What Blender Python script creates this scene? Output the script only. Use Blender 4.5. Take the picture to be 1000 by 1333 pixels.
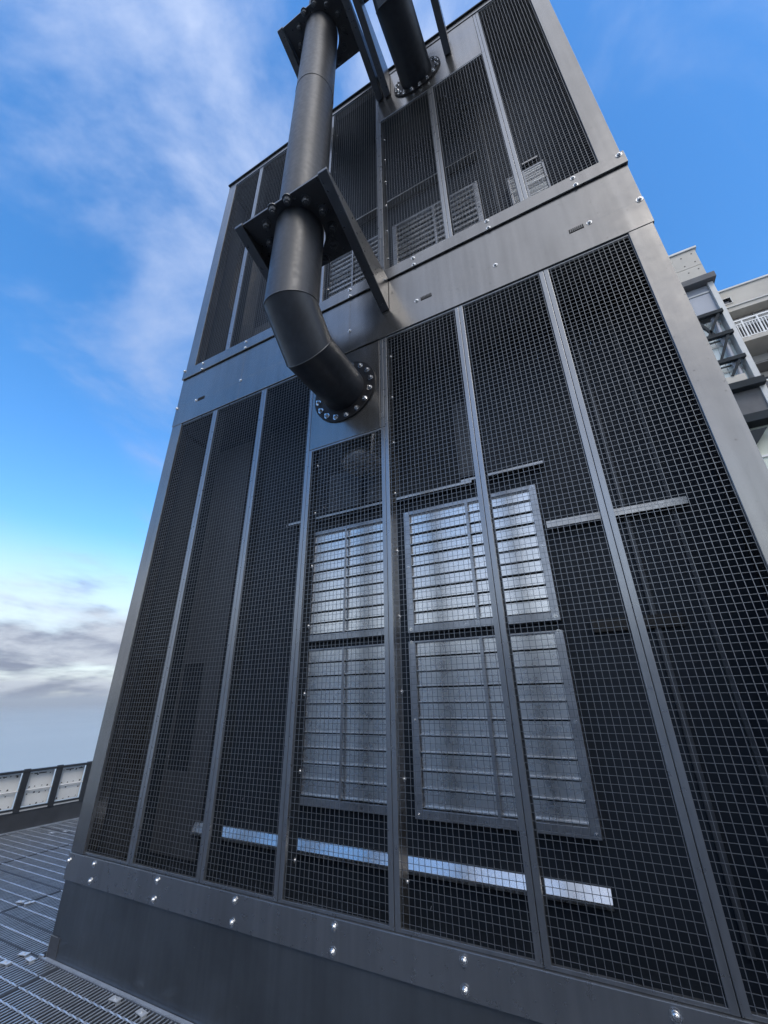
import bpy, math, random
from mathutils import Vector, Matrix

for o in list(bpy.data.objects):
    bpy.data.objects.remove(o, do_unlink=True)
SC = bpy.context.scene
COL = SC.collection
random.seed(7)
R = math.radians

# ------------------------------------------------------------------ camera
FW = Vector((-0.41252689, 0.81264628, 0.41161583))
RT = Vector((0.88821905, 0.45913196, -0.01627156))
UP = Vector((0.20220901, -0.35889256, 0.91121218))
cd = bpy.data.cameras.new('camera')
cam = bpy.data.objects.new('camera', cd)
COL.objects.link(cam)
cam.matrix_world = Matrix(((RT.x, UP.x, -FW.x, 0.0), (RT.y, UP.y, -FW.y, -2.2), (RT.z, UP.z, -FW.z, 1.52), (0, 0, 0, 1)))
cd.sensor_fit = 'HORIZONTAL'
cd.sensor_width = 36.0
cd.lens = 529.66 / 1000 * 36
cd.clip_start = 0.02
cd.clip_end = 60000
SC.camera = cam

# ------------------------------------------------------------------ world, sun, exposure
SUN_AZ = R(138)      # clockwise from +Y, seen from above
SUN_EL = R(48)
WISP_AT = (19.3, 8.7, 0)
BANK_AT = (15.3, 8.0, 0)
W = bpy.data.worlds.new('World')
SC.world = W
W.use_nodes = True
wn, wl = W.node_tree.nodes, W.node_tree.links
wn.clear()


def wnode(t, **kw):
    n = wn.new(t)
    for k, v in kw.items():
        setattr(n, k, v)
    return n


def wmath(op, a, b=None, c=None, clamp=False):
    n = wn.new('ShaderNodeMath')
    n.operation = op
    n.use_clamp = clamp
    for i, v in enumerate((a, b, c)):
        if v is None:
            continue
        if isinstance(v, (int, float)):
            n.inputs[i].default_value = v
        else:
            wl.new(v, n.inputs[i])
    return n.outputs[0]


def wmaprange(v, a, b, c=0.0, d=1.0):
    n = wn.new('ShaderNodeMapRange')
    n.interpolation_type = 'SMOOTHSTEP'
    wl.new(v, n.inputs[0])
    for i, q in enumerate((a, b, c, d)):
        n.inputs[i + 1].default_value = q
    return n.outputs[0]


def wmix(f, a, b, mode='MIX'):
    n = wn.new('ShaderNodeMix')
    n.data_type = 'RGBA'
    n.blend_type = mode
    for s, v in ((0, f), (6, a), (7, b)):
        if isinstance(v, (int, float)):
            n.inputs[s].default_value = v
        elif isinstance(v, tuple):
            n.inputs[s].default_value = (*v, 1)
        else:
            wl.new(v, n.inputs[s])
    return n.outputs[2]


sky = wnode('ShaderNodeTexSky', sky_type='NISHITA', sun_disc=False)
sky.sun_elevation = SUN_EL
sky.sun_rotation = SUN_AZ
sky.altitude = 50
sky.air_density = 1.0
sky.dust_density = 0.6
sky.ozone_density = 2.0
hs = wnode('ShaderNodeHueSaturation')
hs.inputs['Saturation'].default_value = 1.32
hs.inputs['Value'].default_value = 1.15
wl.new(sky.outputs[0], hs.inputs['Color'])
tc = wnode('ShaderNodeTexCoord')
sep = wnode('ShaderNodeSeparateXYZ')
wl.new(tc.outputs['Generated'], sep.inputs[0])
sx, sy, sz = sep.outputs
den = wmath('ADD', wmath('MAXIMUM', sz, 0.0), 0.16)
px = wmath('DIVIDE', sx, den)
py = wmath('DIVIDE', sy, den)
cmb = wnode('ShaderNodeCombineXYZ')
wl.new(px, cmb.inputs[0])
wl.new(py, cmb.inputs[1])
cmb.inputs[2].default_value = 3.7


def wnoise(scale, detail, rough, dist, loc=(0, 0, 0), stretch=(1, 1, 1), rot=0.0):
    m = wn.new('ShaderNodeMapping')
    m.inputs['Location'].default_value = loc
    m.inputs['Scale'].default_value = stretch
    m.inputs['Rotation'].default_value = (0, 0, rot)
    wl.new(cmb.outputs[0], m.inputs[0])
    n = wn.new('ShaderNodeTexNoise')
    n.inputs['Scale'].default_value = scale
    n.inputs['Detail'].default_value = detail
    n.inputs['Roughness'].default_value = rough
    n.inputs['Distortion'].default_value = dist
    wl.new(m.outputs[0], n.inputs['Vector'])
    return n.outputs[0]


# clouds are brighter towards the sun
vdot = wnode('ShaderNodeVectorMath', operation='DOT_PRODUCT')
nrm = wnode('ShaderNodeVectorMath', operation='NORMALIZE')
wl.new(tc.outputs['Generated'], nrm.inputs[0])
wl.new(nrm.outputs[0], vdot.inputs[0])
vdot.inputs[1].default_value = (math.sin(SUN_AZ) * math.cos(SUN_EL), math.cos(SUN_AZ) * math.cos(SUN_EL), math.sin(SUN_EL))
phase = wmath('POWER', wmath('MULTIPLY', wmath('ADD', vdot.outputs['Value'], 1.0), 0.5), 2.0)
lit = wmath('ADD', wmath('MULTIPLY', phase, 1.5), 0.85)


def wscale(col, f):
    n = wn.new('ShaderNodeVectorMath')
    n.operation = 'SCALE'
    if isinstance(col, tuple):
        n.inputs[0].default_value = col
    else:
        wl.new(col, n.inputs[0])
    wl.new(f, n.inputs['Scale'])
    return n.outputs[0]


# thin wispy high cloud, streaked
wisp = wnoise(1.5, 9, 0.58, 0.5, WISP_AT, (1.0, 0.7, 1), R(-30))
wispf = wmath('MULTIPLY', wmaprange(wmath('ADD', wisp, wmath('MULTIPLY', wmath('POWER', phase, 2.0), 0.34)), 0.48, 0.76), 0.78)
# thick low cloud banks
bank = wnoise(0.6, 8, 0.56, 0.3, BANK_AT)
bankf = wmath('MULTIPLY', wmaprange(bank, 0.42, 0.56), wmaprange(sz, 0.42, 0.22))
shade = wnoise(1.1, 6, 0.6, 0.3, (1.2, 9.1, 0))
bankcol = wmix(wmaprange(shade, 0.40, 0.60), (0.80, 0.92, 1.40), (2.5, 2.7, 3.1))
hz = wmaprange(wmath('SUBTRACT', sz, wmath('MULTIPLY', phase, 0.16)), 0.31, 0.12)
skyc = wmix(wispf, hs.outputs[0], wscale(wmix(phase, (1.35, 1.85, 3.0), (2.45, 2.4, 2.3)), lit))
skyc = wmix(wmath('MULTIPLY', hz, 0.8), skyc, wscale((3.3, 3.6, 3.75), lit))
skyc = wmix(wmath('MULTIPLY', bankf, 0.9), skyc, wscale(bankcol, lit))
bg = wnode('ShaderNodeBackground')
bg.inputs['Strength'].default_value = 0.12
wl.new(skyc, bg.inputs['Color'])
wo = wnode('ShaderNodeOutputWorld')
wl.new(bg.outputs[0], wo.inputs['Surface'])

sd = bpy.data.lights.new('sun', 'SUN')
sd.energy = 0.5
sd.angle = R(22)
sd.color = (1.0, 0.93, 0.84)
so = bpy.data.objects.new('sun', sd)
COL.objects.link(so)
sdir = Vector((math.sin(SUN_AZ) * math.cos(SUN_EL), math.cos(SUN_AZ) * math.cos(SUN_EL), math.sin(SUN_EL)))
so.rotation_euler = sdir.to_track_quat('Z', 'Y').to_euler()
so.location = sdir * 50

SC.view_settings.view_transform = 'Standard'
SC.view_settings.look = 'None'
SC.view_settings.exposure = 1.2
SC.view_settings.gamma = 1.0
SC.view_settings.use_curve_mapping = False
SC.cycles.max_bounces = 8
SC.cycles.use_denoising = True

# ------------------------------------------------------------------ materials
def metal(name, col, metallic, rough, var=0.12, rvar=0.08, scale=2.0, streak=1.0, bump=0.0, bscale=60, spec=0.5, wear=None, coord='Object', wave=0.0, drip=0.0):
    m = bpy.data.materials.new(name)
    m.use_nodes = True
    n, l = m.node_tree.nodes, m.node_tree.links
    b = n['Principled BSDF']
    b.inputs['Metallic'].default_value = metallic
    b.inputs['Specular IOR Level'].default_value = spec
    t = n.new('ShaderNodeTexCoord')
    mp = n.new('ShaderNodeMapping')
    mp.inputs['Scale'].default_value = (1, 1, 1 / streak)
    l.new(t.outputs[coord], mp.inputs[0])
    nz = n.new('ShaderNodeTexNoise')
    nz.inputs['Scale'].default_value = scale
    nz.inputs['Detail'].default_value = 8
    nz.inputs['Roughness'].default_value = 0.6
    l.new(mp.outputs[0], nz.inputs['Vector'])
    rp = n.new('ShaderNodeMapRange')
    rp.inputs[1].default_value = 0.3
    rp.inputs[2].default_value = 0.7
    rp.inputs[3].default_value = 1 - var
    rp.inputs[4].default_value = 1 + var
    l.new(nz.outputs[0], rp.inputs[0])
    mx = n.new('ShaderNodeMix')
    mx.data_type = 'RGBA'
    mx.blend_type = 'MULTIPLY'
    mx.inputs[0].default_value = 1
    mx.inputs[6].default_value = (*col, 1)
    l.new(rp.outputs[0], mx.inputs[7])
    out = mx.outputs[2]
    nz2 = n.new('ShaderNodeTexNoise')
    nz2.inputs['Scale'].default_value = scale * 9
    nz2.inputs['Detail'].default_value = 6
    l.new(t.outputs[coord], nz2.inputs['Vector'])
    if drip:
        md = n.new('ShaderNodeMapping')
        md.inputs['Scale'].default_value = (22, 22, 0.9)
        l.new(t.outputs[coord], md.inputs[0])
        nd = n.new('ShaderNodeTexNoise')
        nd.inputs['Scale'].default_value = 1.0
        nd.inputs['Detail'].default_value = 5
        l.new(md.outputs[0], nd.inputs['Vector'])
        # streaks come and go over the sheet
        nd2 = n.new('ShaderNodeTexNoise')
        nd2.inputs['Scale'].default_value = 1.3
        nd2.inputs['Detail'].default_value = 3
        l.new(t.outputs[coord], nd2.inputs['Vector'])
        pr = n.new('ShaderNodeMath')
        pr.operation = 'MULTIPLY'
        l.new(nd.outputs[0], pr.inputs[0])
        l.new(nd2.outputs[0], pr.inputs[1])
        rd = n.new('ShaderNodeMapRange')
        rd.inputs[1].default_value = 0.18
        rd.inputs[2].default_value = 0.36
        rd.inputs[3].default_value = 1 + drip * 0.5
        rd.inputs[4].default_value = 1 - drip
        l.new(pr.outputs[0], rd.inputs[0])
        m2 = n.new('ShaderNodeMix')
        m2.data_type = 'RGBA'
        m2.blend_type = 'MULTIPLY'
        m2.inputs[0].default_value = 1
        l.new(out, m2.inputs[6])
        l.new(rd.outputs[0], m2.inputs[7])
        out = m2.outputs[2]
    if wear:
        wr = n.new('ShaderNodeMapRange')
        wr.inputs[1].default_value = wear[1]
        wr.inputs[2].default_value = wear[1] + 0.06
        nsp = n.new('ShaderNodeTexNoise')
        nsp.inputs['Scale'].default_value = wear[2] if len(wear) > 2 else 80
        nsp.inputs['Detail'].default_value = 4
        l.new(t.outputs[coord], nsp.inputs['Vector'])
        l.new(nsp.outputs[0], wr.inputs[0])
        mw = n.new('ShaderNodeMix')
        mw.data_type = 'RGBA'
        l.new(wr.outputs[0], mw.inputs[0])
        l.new(out, mw.inputs[6])
        mw.inputs[7].default_value = (*wear[0], 1)
        out = mw.outputs[2]
    l.new(out, b.inputs['Base Color'])
    rr = n.new('ShaderNodeMapRange')
    rr.inputs[1].default_value = 0.3
    rr.inputs[2].default_value = 0.7
    rr.inputs[3].default_value = max(0.02, rough - rvar)
    rr.inputs[4].default_value = min(1, rough + rvar)
    l.new(nz2.outputs[0], rr.inputs[0])
    l.new(rr.outputs[0], b.inputs['Roughness'])
    if wave:
        nw = n.new('ShaderNodeTexNoise')
        nw.inputs['Scale'].default_value = 1.7
        nw.inputs['Detail'].default_value = 1
        l.new(t.outputs[coord], nw.inputs['Vector'])
        bw = n.new('ShaderNodeBump')
        bw.inputs['Strength'].default_value = wave
        bw.inputs['Distance'].default_value = 0.02
        l.new(nw.outputs[0], bw.inputs['Height'])
        l.new(bw.outputs[0], b.inputs['Normal'])
    if bump:
        nb = n.new('ShaderNodeTexNoise')
        nb.inputs['Scale'].default_value = bscale
        nb.inputs['Detail'].default_value = 4
        l.new(t.outputs[coord], nb.inputs['Vector'])
        bp = n.new('ShaderNodeBump')
        bp.inputs['Strength'].default_value = bump
        bp.inputs['Distance'].default_value = 0.01
        l.new(nb.outputs[0], bp.inputs['Height'])
        l.new(bp.outputs[0], b.inputs['Normal'])
    return m


M = {}
M['clad'] = metal('grey_cladding', (0.225, 0.222, 0.22), 0.88, 0.23, 0.10, 0.03, 1.6, 3.0, wave=0.5, drip=0.11, wear=((0.10, 0.095, 0.09), 0.70, 45))
M['frame'] = metal('grey_frame', (0.245, 0.257, 0.275), 0.82, 0.30, 0.10, 0.04, 2.5, 6.0, drip=0.10)
M['wire'] = metal('galvanised_wire', (0.175, 0.188, 0.205), 0.7, 0.42, 0.15, 0.1, 30)
M['bolt'] = metal('stainless_bolt', (0.66, 0.66, 0.66), 1.0, 0.22, 0.2, 0.08, 40)
M['dbolt'] = metal('painted_bolt', (0.10, 0.105, 0.115), 0.4, 0.35, 0.2, 0.1, 30)
M['pipe'] = metal('dark_pipe_paint', (0.034, 0.038, 0.046), 0.35, 0.43, 0.2, 0.06, 3, 4.0, 0.01, 25, drip=0.2)
M['arm'] = metal('bracket_paint', (0.105, 0.108, 0.115), 0.75, 0.32, 0.12, 0.06, 3, 2, 0.015, 20)
M['ring'] = metal('black_flange', (0.010, 0.010, 0.012), 0.0, 0.5, 0.2, 0.1, 10, spec=0.25)
M['galv'] = metal('galvanised_louvre', (0.72, 0.71, 0.70), 1.0, 0.28, 0.05, 0.03, 3, 0.3)
M['galvf'] = metal('galvanised_frame', (0.33, 0.34, 0.36), 0.9, 0.34, 0.16, 0.08, 9)
M['ledge'] = metal('ledge_metal', (0.42, 0.41, 0.40), 0.8, 0.35, 0.15, 0.08, 8)
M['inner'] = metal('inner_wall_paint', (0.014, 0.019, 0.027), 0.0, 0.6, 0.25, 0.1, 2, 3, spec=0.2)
M['lining'] = metal('inner_lining', (0.052, 0.058, 0.068), 0.1, 0.5, 0.15, 0.1, 2, 3, spec=0.3)
M['black'] = metal('dark_void', (0.008, 0.008, 0.009), 0, 0.7, 0.1, 0.05, 5)
M['grate'] = metal('galvanised_grating', (0.50, 0.55, 0.62), 0.55, 0.38, 0.2, 0.1, 9, wear=((0.6, 0.64, 0.7), 0.60))
M['gbar'] = metal('grating_bars_darkened', (0.11, 0.125, 0.15), 0.4, 0.55, 0.2, 0.1, 9)  # darkened copy of the grating metal; shade between the bars put into the colour
M['clip'] = metal('galvanised_clip', (0.60, 0.63, 0.67), 0.4, 0.45, 0.15, 0.1, 20)
M['slab'] = metal('roof_membrane', (0.05, 0.053, 0.058), 0, 0.8, 0.25, 0.1, 1.2)
M['rail'] = metal('railing_paint', (0.055, 0.06, 0.068), 0.3, 0.4, 0.15, 0.08, 8)
M['kick'] = metal('kick_plate', (0.10, 0.105, 0.115), 0.5, 0.4, 0.2, 0.08, 3, 1)
M['white'] = metal('white_panel', (0.82, 0.83, 0.81), 0, 0.55, 0.06, 0.1, 6)
M['spot'] = metal('rust_spot', (0.08, 0.075, 0.07), 0, 0.8, 0.3, 0.1, 20)
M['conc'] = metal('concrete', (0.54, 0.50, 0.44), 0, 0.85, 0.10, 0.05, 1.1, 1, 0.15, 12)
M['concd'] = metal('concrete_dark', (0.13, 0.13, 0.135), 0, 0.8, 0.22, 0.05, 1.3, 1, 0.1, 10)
M['trim'] = metal('pale_trim', (0.50, 0.51, 0.51), 0.1, 0.5, 0.08, 0.05, 2)
M['steel'] = metal('dark_steel', (0.020, 0.027, 0.034), 0.0, 0.6, 0.15, 0.06, 3, spec=0.15)
M['green'] = metal('pale_green_wall', (0.66, 0.70, 0.61), 0, 0.7, 0.06, 0.05, 1)
M['whitep'] = metal('white_paint', (0.78, 0.78, 0.77), 0, 0.45, 0.05, 0.05, 3)
M['panelg'] = metal('grey_wall_panel', (0.58, 0.56, 0.53), 0, 0.7, 0.07, 0.05, 2)
M['darkin'] = metal('dark_interior', (0.03, 0.032, 0.036), 0, 0.6, 0.3, 0.1, 2)


def glass(name, col, rough=0.05):
    m = bpy.data.materials.new(name)
    m.use_nodes = True
    b = m.node_tree.nodes['Principled BSDF']
    n, l = m.node_tree.nodes, m.node_tree.links
    t = n.new('ShaderNodeTexCoord')
    nz = n.new('ShaderNodeTexNoise')
    nz.inputs['Scale'].default_value = 0.9
    nz.inputs['Detail'].default_value = 5
    l.new(t.outputs['Object'], nz.inputs['Vector'])
    cr = n.new('ShaderNodeMapRange')
    cr.inputs[3].default_value = 0.85
    cr.inputs[4].default_value = 1.15
    l.new(nz.outputs[0], cr.inputs[0])
    mx = n.new('ShaderNodeMix')
    mx.data_type = 'RGBA'
    mx.blend_type = 'MULTIPLY'
    mx.inputs[0].default_value = 1
    mx.inputs[6].default_value = (*col, 1)
    l.new(cr.outputs[0], mx.inputs[7])
    l.new(mx.outputs[2], b.inputs['Base Color'])
    b.inputs['Roughness'].default_value = rough
    b.inputs['Specular IOR Level'].default_value = 0.9
    return m


M['glass'] = glass('frosted_glass', (0.75, 0.82, 0.80), 0.12)
M['glassd'] = glass('grey_glass', (0.34, 0.36, 0.41), 0.06)
M['pane'] = glass('dark_pane', (0.03, 0.04, 0.06), 0.05)

# base skirt with pale wash marks near the corner
m = M['skirt'] = metal('skirt_paint', (0.145, 0.16, 0.175), 0.8, 0.33, 0.2, 0.05, 2.2, 1.2, wave=0.3, drip=0.09, wear=((0.24, 0.25, 0.26), 0.71, 38))


def sea_mat():
    m = bpy.data.materials.new('sea_water')
    m.use_nodes = True
    n, l = m.node_tree.nodes, m.node_tree.links
    b = n['Principled BSDF']
    b.inputs['Roughness'].default_value = 0.35
    b.inputs['IOR'].default_value = 1.33
    t = n.new('ShaderNodeTexCoord')
    mp = n.new('ShaderNodeMapping')
    mp.inputs['Scale'].default_value = (0.004, 0.0012, 1)
    l.new(t.outputs['Object'], mp.inputs[0])
    nz = n.new('ShaderNodeTexNoise')
    nz.inputs['Scale'].default_value = 1.0
    nz.inputs['Detail'].default_value = 6
    l.new(mp.outputs[0], nz.inputs['Vector'])
    mx = n.new('ShaderNodeMix')
    mx.data_type = 'RGBA'
    l.new(nz.outputs[0], mx.inputs[0])
    mx.inputs[6].default_value = (0.34, 0.37, 0.36, 1)
    mx.inputs[7].default_value = (0.44, 0.47, 0.45, 1)
    l.new(mx.outputs[2], b.inputs['Base Color'])
    nb = n.new('ShaderNodeTexNoise')
    nb.inputs['Scale'].default_value = 0.25
    nb.inputs['Detail'].default_value = 8
    l.new(t.outputs['Object'], nb.inputs['Vector'])
    bp = n.new('ShaderNodeBump')
    bp.inputs['Strength'].default_value = 0.6
    bp.inputs['Distance'].default_value = 1.0
    l.new(nb.outputs[0], bp.inputs['Height'])
    l.new(bp.outputs[0], b.inputs['Normal'])
    return m


M['sea'] = sea_mat()


# ------------------------------------------------------------------ mesh helpers
class MB:
    def __init__(s):
        s.v, s.f, s.sm = [], [], []

    def add(s, vs, fs, smooth=False):
        o = len(s.v)
        s.v += [tuple(p) for p in vs]
        s.f += [tuple(o + i for i in f) for f in fs]
        s.sm += [smooth] * len(fs)
        return s

    def box(s, x0, x1, y0, y1, z0, z1):
        vs = [(x0, y0, z0), (x1, y0, z0), (x1, y1, z0), (x0, y1, z0), (x0, y0, z1), (x1, y0, z1), (x1, y1, z1), (x0, y1, z1)]
        return s.add(vs, [(3, 2, 1, 0), (4, 5, 6, 7), (0, 1, 5, 4), (1, 2, 6, 5), (2, 3, 7, 6), (3, 0, 4, 7)])

    def hexa(s, a, b):
        """two quads (lists of 4 points) joined into a solid"""
        vs = list(a) + list(b)
        return s.add(vs, [(3, 2, 1, 0), (4, 5, 6, 7), (0, 1, 5, 4), (1, 2, 6, 5), (2, 3, 7, 6), (3, 0, 4, 7)])

    def bar(s, p, q, w, h, up=(0, 0, 1)):
        p, q = Vector(p), Vector(q)
        d = (q - p).normalized()
        u = Vector(up)
        a = d.cross(u)
        if a.length < 1e-5:
            a = d.cross(Vector((1, 0, 0)))
        a.normalize()
        b = a.cross(d).normalized()
        a *= w / 2
        b *= h / 2
        return s.hexa([p - a - b, p + a - b, p + a + b, p - a + b], [q - a - b, q + a - b, q + a + b, q - a + b])

    def prism(s, prof, axis, t0, t1):
        """polygon profile in the plane across `axis`, from t0 to t1"""
        def P(t, u, v):
            return {'x': (t, u, v), 'y': (u, t, v), 'z': (u, v, t)}[axis]
        n = len(prof)
        vs = [P(t0, *q) for q in prof] + [P(t1, *q) for q in prof]
        fs = [tuple(range(n))[::-1], tuple(range(n, 2 * n))]
        fs += [(i, (i + 1) % n, n + (i + 1) % n, n + i) for i in range(n)]
        return s.add(vs, fs)

    def rings(s, rings, caps=(True, True), smooth=True):
        n = len(rings[0])
        vs = [p for r in rings for p in r]
        fs = []
        for k in range(len(rings) - 1):
            for i in range(n):
                j = (i + 1) % n
                fs.append((k * n + i, k * n + j, (k + 1) * n + j, (k + 1) * n + i))
        s.add(vs, fs, smooth)
        if caps[0]:
            s.add(rings[0], [tuple(range(n))[::-1]])
        if caps[1]:
            s.add(rings[-1], [tuple(range(n))])
        return s

    def tube(s, p, q, r, n=12, r2=None, caps=(True, True)):
        p, q = Vector(p), Vector(q)
        d = (q - p).normalized()
        a = d.orthogonal().normalized()
        b = d.cross(a)
        r2 = r if r2 is None else r2
        return s.rings([[p + (a * math.cos(t) + b * math.sin(t)) * r for t in [2 * math.pi * i / n for i in range(n)]],
                        [q + (a * math.cos(t) + b * math.sin(t)) * r2 for t in [2 * math.pi * i / n for i in range(n)]]], caps)

    def mesh(s, name):
        me = bpy.data.meshes.new(name)
        me.from_pydata(s.v, [], s.f)
        me.polygons.foreach_set('use_smooth', s.sm)
        me.update()
        bm_fix(me)
        return me

    def build(s, name, mat, parent=None, kind=None, bevel=0.0, label=None):
        return obj(name, s.mesh(name), mat, parent, kind, bevel, label)


def bm_fix(me):
    import bmesh
    b = bmesh.new()
    b.from_mesh(me)
    bmesh.ops.recalc_face_normals(b, faces=b.faces)
    b.to_mesh(me)
    b.free()


def obj(name, me, mat, parent=None, kind=None, bevel=0.0, label=None, loc=None, rot=None):
    o = bpy.data.objects.new(name, me)
    COL.objects.link(o)
    if not me.materials:
        me.materials.append(mat)
    if parent:
        o.parent = parent
        # local coordinates are relative to the parent's origin chain
        off = Vector((0, 0, 0))
        p = parent
        while p:
            off += p.location
            p = p.parent
        o.location = -off if loc is None else Vector(loc) - off
    elif loc is not None:
        o.location = loc
    if rot is not None:
        o.rotation_euler = rot
    if kind:
        o['kind'] = kind
    if label:
        o['label'] = label
    if bevel:
        md = o.modifiers.new('bevel', 'BEVEL')
        md.width = bevel
        md.segments = 2
        md.limit_method = 'ANGLE'
        md.angle_limit = R(40)
    return o


def thing(name, loc, label, cat, group=None):
    o = bpy.data.objects.new(name, None)
    COL.objects.link(o)
    o.location = loc
    o.empty_display_size = 0.2
    o['label'] = label
    o['category'] = cat
    if group:
        o['group'] = group
    return o


def dome_bolt(r, h, wash=1.45, n=10):
    """round-headed bolt on a washer, axis -y, back face at y=0"""
    b = MB()
    def ring(rad, y):
        return [(rad * math.cos(2 * math.pi * i / n), y, rad * math.sin(2 * math.pi * i / n)) for i in range(n)]
    b.rings([ring(r * wash, 0.0), ring(r * wash, -h * 0.22)], (False, True), False)
    b.rings([ring(r, -h * 0.22), ring(r * 0.93, -h * 0.65), ring(r * 0.55, -h), ], (False, True), True)
    b.rings([ring(r * 0.34, -h * 1.0), ring(r * 0.30, -h * 1.18)], (False, True), False)
    return b.mesh('bolt')


def hex_bolt(r, h, n=6, wash=1.5):
    b = MB()
    def ring(rad, y, k):
        return [(rad * math.cos(2 * math.pi * i / k), y, rad * math.sin(2 * math.pi * i / k)) for i in range(k)]
    b.rings([ring(r * wash, 0.0, 12), ring(r * wash, -h * 0.2, 12)], (False, True), False)
    b.rings([ring(r, -h * 0.2, n), ring(r, -h * 0.8, n), ring(r * 0.8, -h, n)], (False, True), False)
    b.rings([ring(r * 0.5, -h, 8), ring(r * 0.5, -h * 1.4, 8)], (False, True), False)
    return b.mesh('bolt')


BOLT = dome_bolt(0.0125, 0.012)
HEX = hex_bolt(0.018, 0.022)
PBOLT = hex_bolt(0.028, 0.04, 8, 1.4)
for me, mt in ((BOLT, 'bolt'), (HEX, 'bolt'), (PBOLT, 'dbolt')):
    me.materials.append(M[mt])

# ------------------------------------------------------------------ setting
SEA_Z = -70
b = MB()
RS = 20000
N = 64
b.add([(RS * math.cos(2 * math.pi * i / N), RS * math.sin(2 * math.pi * i / N), SEA_Z) for i in range(N)], [tuple(range(N))])
b.build('sea', M['sea'], kind='structure')

# the roof the tower stands on (a tall block over the water)
b = MB()
b.box(-7.45, 26, -45, 30, SEA_Z - 1, -0.55)
roof = b.build('roof_slab', M['slab'], kind='structure')

# grating walkway
walk = bpy.data.objects.new('walkway', None)
COL.objects.link(walk)
walk.location = (-4, -1, 0)
walk['kind'] = 'structure'


def grating(x0, x1, y0, y1, hi=0.03):
    fr = MB()
    t = 0.005
    for yy in (y0 + t / 2, y1 - t / 2):
        fr.bar((x0, yy, -hi / 2), (x1, yy, -hi / 2), t, hi)
    for xx in (x0 + t / 2, x1 - t / 2):
        fr.bar((xx, y0 + t, -hi / 2), (xx, y1 - t, -hi / 2), t, hi)
    p = fr.build('grating_panel', M['gbar'], walk)
    bars, webs = MB(), MB()
    x = x0 + 0.03
    while x < x1 - 0.01:
        j = random.uniform(-0.0012, 0.0012)
        e = random.uniform(-0.0006, 0.0004)
        bars.box(x + j - 0.003, x + j + 0.003, y0 + t, y1 - t, -0.005, -0.0012 + e)
        webs.box(x + j - 0.001, x + j + 0.001, y0 + t, y1 - t, -hi, -0.005)
        x += 0.0295
    bars.build('bearing_bars', M['grate'], p, kind='stuff')
    webs.build('bar_webs', M['gbar'], p, kind='stuff')
    cr = MB()
    off = -0.036
    k = math.ceil((y0 - off + 0.01) / 0.107)
    while off + k * 0.107 < y1 - 0.01:
        y = off + k * 0.107
        # twisted square rod: short steps of a rotated square section
        nst = max(2, int((x1 - x0) / 0.03))
        rings = []
        for i in range(nst + 1):
            xx = x0 + t + (x1 - x0 - 2 * t) * i / nst
            a0 = i * R(38)
            rings.append([(xx, y + 0.0045 * math.cos(a0 + q * math.pi / 2), 0.002 + 0.0045 * math.sin(a0 + q * math.pi / 2)) for q in range(4)])
        cr.rings(rings, smooth=False)
        k += 1
    cr.build('cross_rods', M['grate'], p, kind='stuff')
    return p


G = 0.010
yl = -0.03
for x0, x1 in [(-7.19, -6.0), (-6.0, -4.69), (-4.69, -3.70)]:
    for y0, y1 in ([(yl, 0.62), (0.62, 1.62), (1.62, 2.9), (2.9, 4.4)] if x1 < -4.6 else [(yl, 0.175), (0.175, 1.2), (1.2, 2.9), (2.9, 4.4)]):
        if x0 < -5.9 and y0 > 0.5:
            pass
        grating(x0 + G / 2, x1 - G / 2, y0 + G / 2, y1 - G / 2)
for x0, x1 in [(-7.19, -6.0), (-6.0, -4.69), (-4.69, -3.45), (-3.45, -2.2), (-2.2, -0.95), (-0.95, 0.3), (0.3, 1.55), (1.55, 2.8)]:
    for y0, y1 in [(-1.05, yl), (-2.05, -1.05), (-3.05, -2.05), (-4.05, -3.05)]:
        grating(x0 + G / 2, x1 - G / 2, y0 + G / 2, y1 - G / 2)
# saddle clips on the grating
cm = MB()
cm.box(-0.034, 0.034, -0.017, 0.017, 0.003, 0.0065)
cm.box(-0.03, -0.024, -0.014, 0.014, -0.02, 0.003)
cm.box(0.024, 0.03, -0.014, 0.014, -0.02, 0.003)
cm.tube((0, 0, 0.0065), (0, 0, 0.012), 0.008, 6)
CLIP = cm.mesh('grating_clip')
CLIP.materials.append(M['clip'])
for x, y, a in [(-4.74, 0.33, 25), (-4.655, 0.352, 70), (-3.81, -0.062, 15), (-3.70, -0.075, -5), (-3.80, -0.165, 10), (-2.81, -0.075, 5), (-2.575, -0.08, -8),
                (-6.69, 1.515, 20), (-6.595, 1.625, 0), (-2.2, -1.0, 4), (-0.95, -1.0, 0), (-4.7, -1.02, 6)]:
    obj('grating_clip', CLIP, M['galvf'], walk, loc=(x, y, 0.002), rot=(0, 0, R(a)))
# beams under the grating
b = MB()
for xx in (-7.1, -6.0, -4.69, -3.45, -2.2, -0.95, 0.3, 1.55, 2.8):
    b.box(xx - 0.04, xx + 0.04, -4.1, -0.04, -0.2, -0.032)
    if xx < -3.7:
        b.box(xx - 0.04, xx + 0.04, -0.04, 4.4, -0.2, -0.032)
b.build('support_beams', M['steel'], walk)
b = MB()
b.box(-3.695, -3.655, yl, yl + 0.012, -0.03, 0.012)
b.build('edge_angle', M['grate'], walk)
b = MB()
b.box(-3.655, 0.86, -0.0345, -0.0275, -0.03, 0.005)
b.box(-3.655, 0.86, -0.0270, -0.003, -0.006, -0.002)
b.build('edge_angle', M['grate'], walk)

# ------------------------------------------------------------------ cooling tower
XL, XR = -3.655, 0.812
SEAM = [-3.542, -3.012, -2.365, -1.782, -1.10, -0.457, 0.155, 0.706]
DEPTH = 3.2
tower = thing('plant_tower', ((XL + XR) / 2, 0, 0), 'tall grey metal plant tower with wire mesh screens in two tiers standing on the grating', 'tower')


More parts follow.
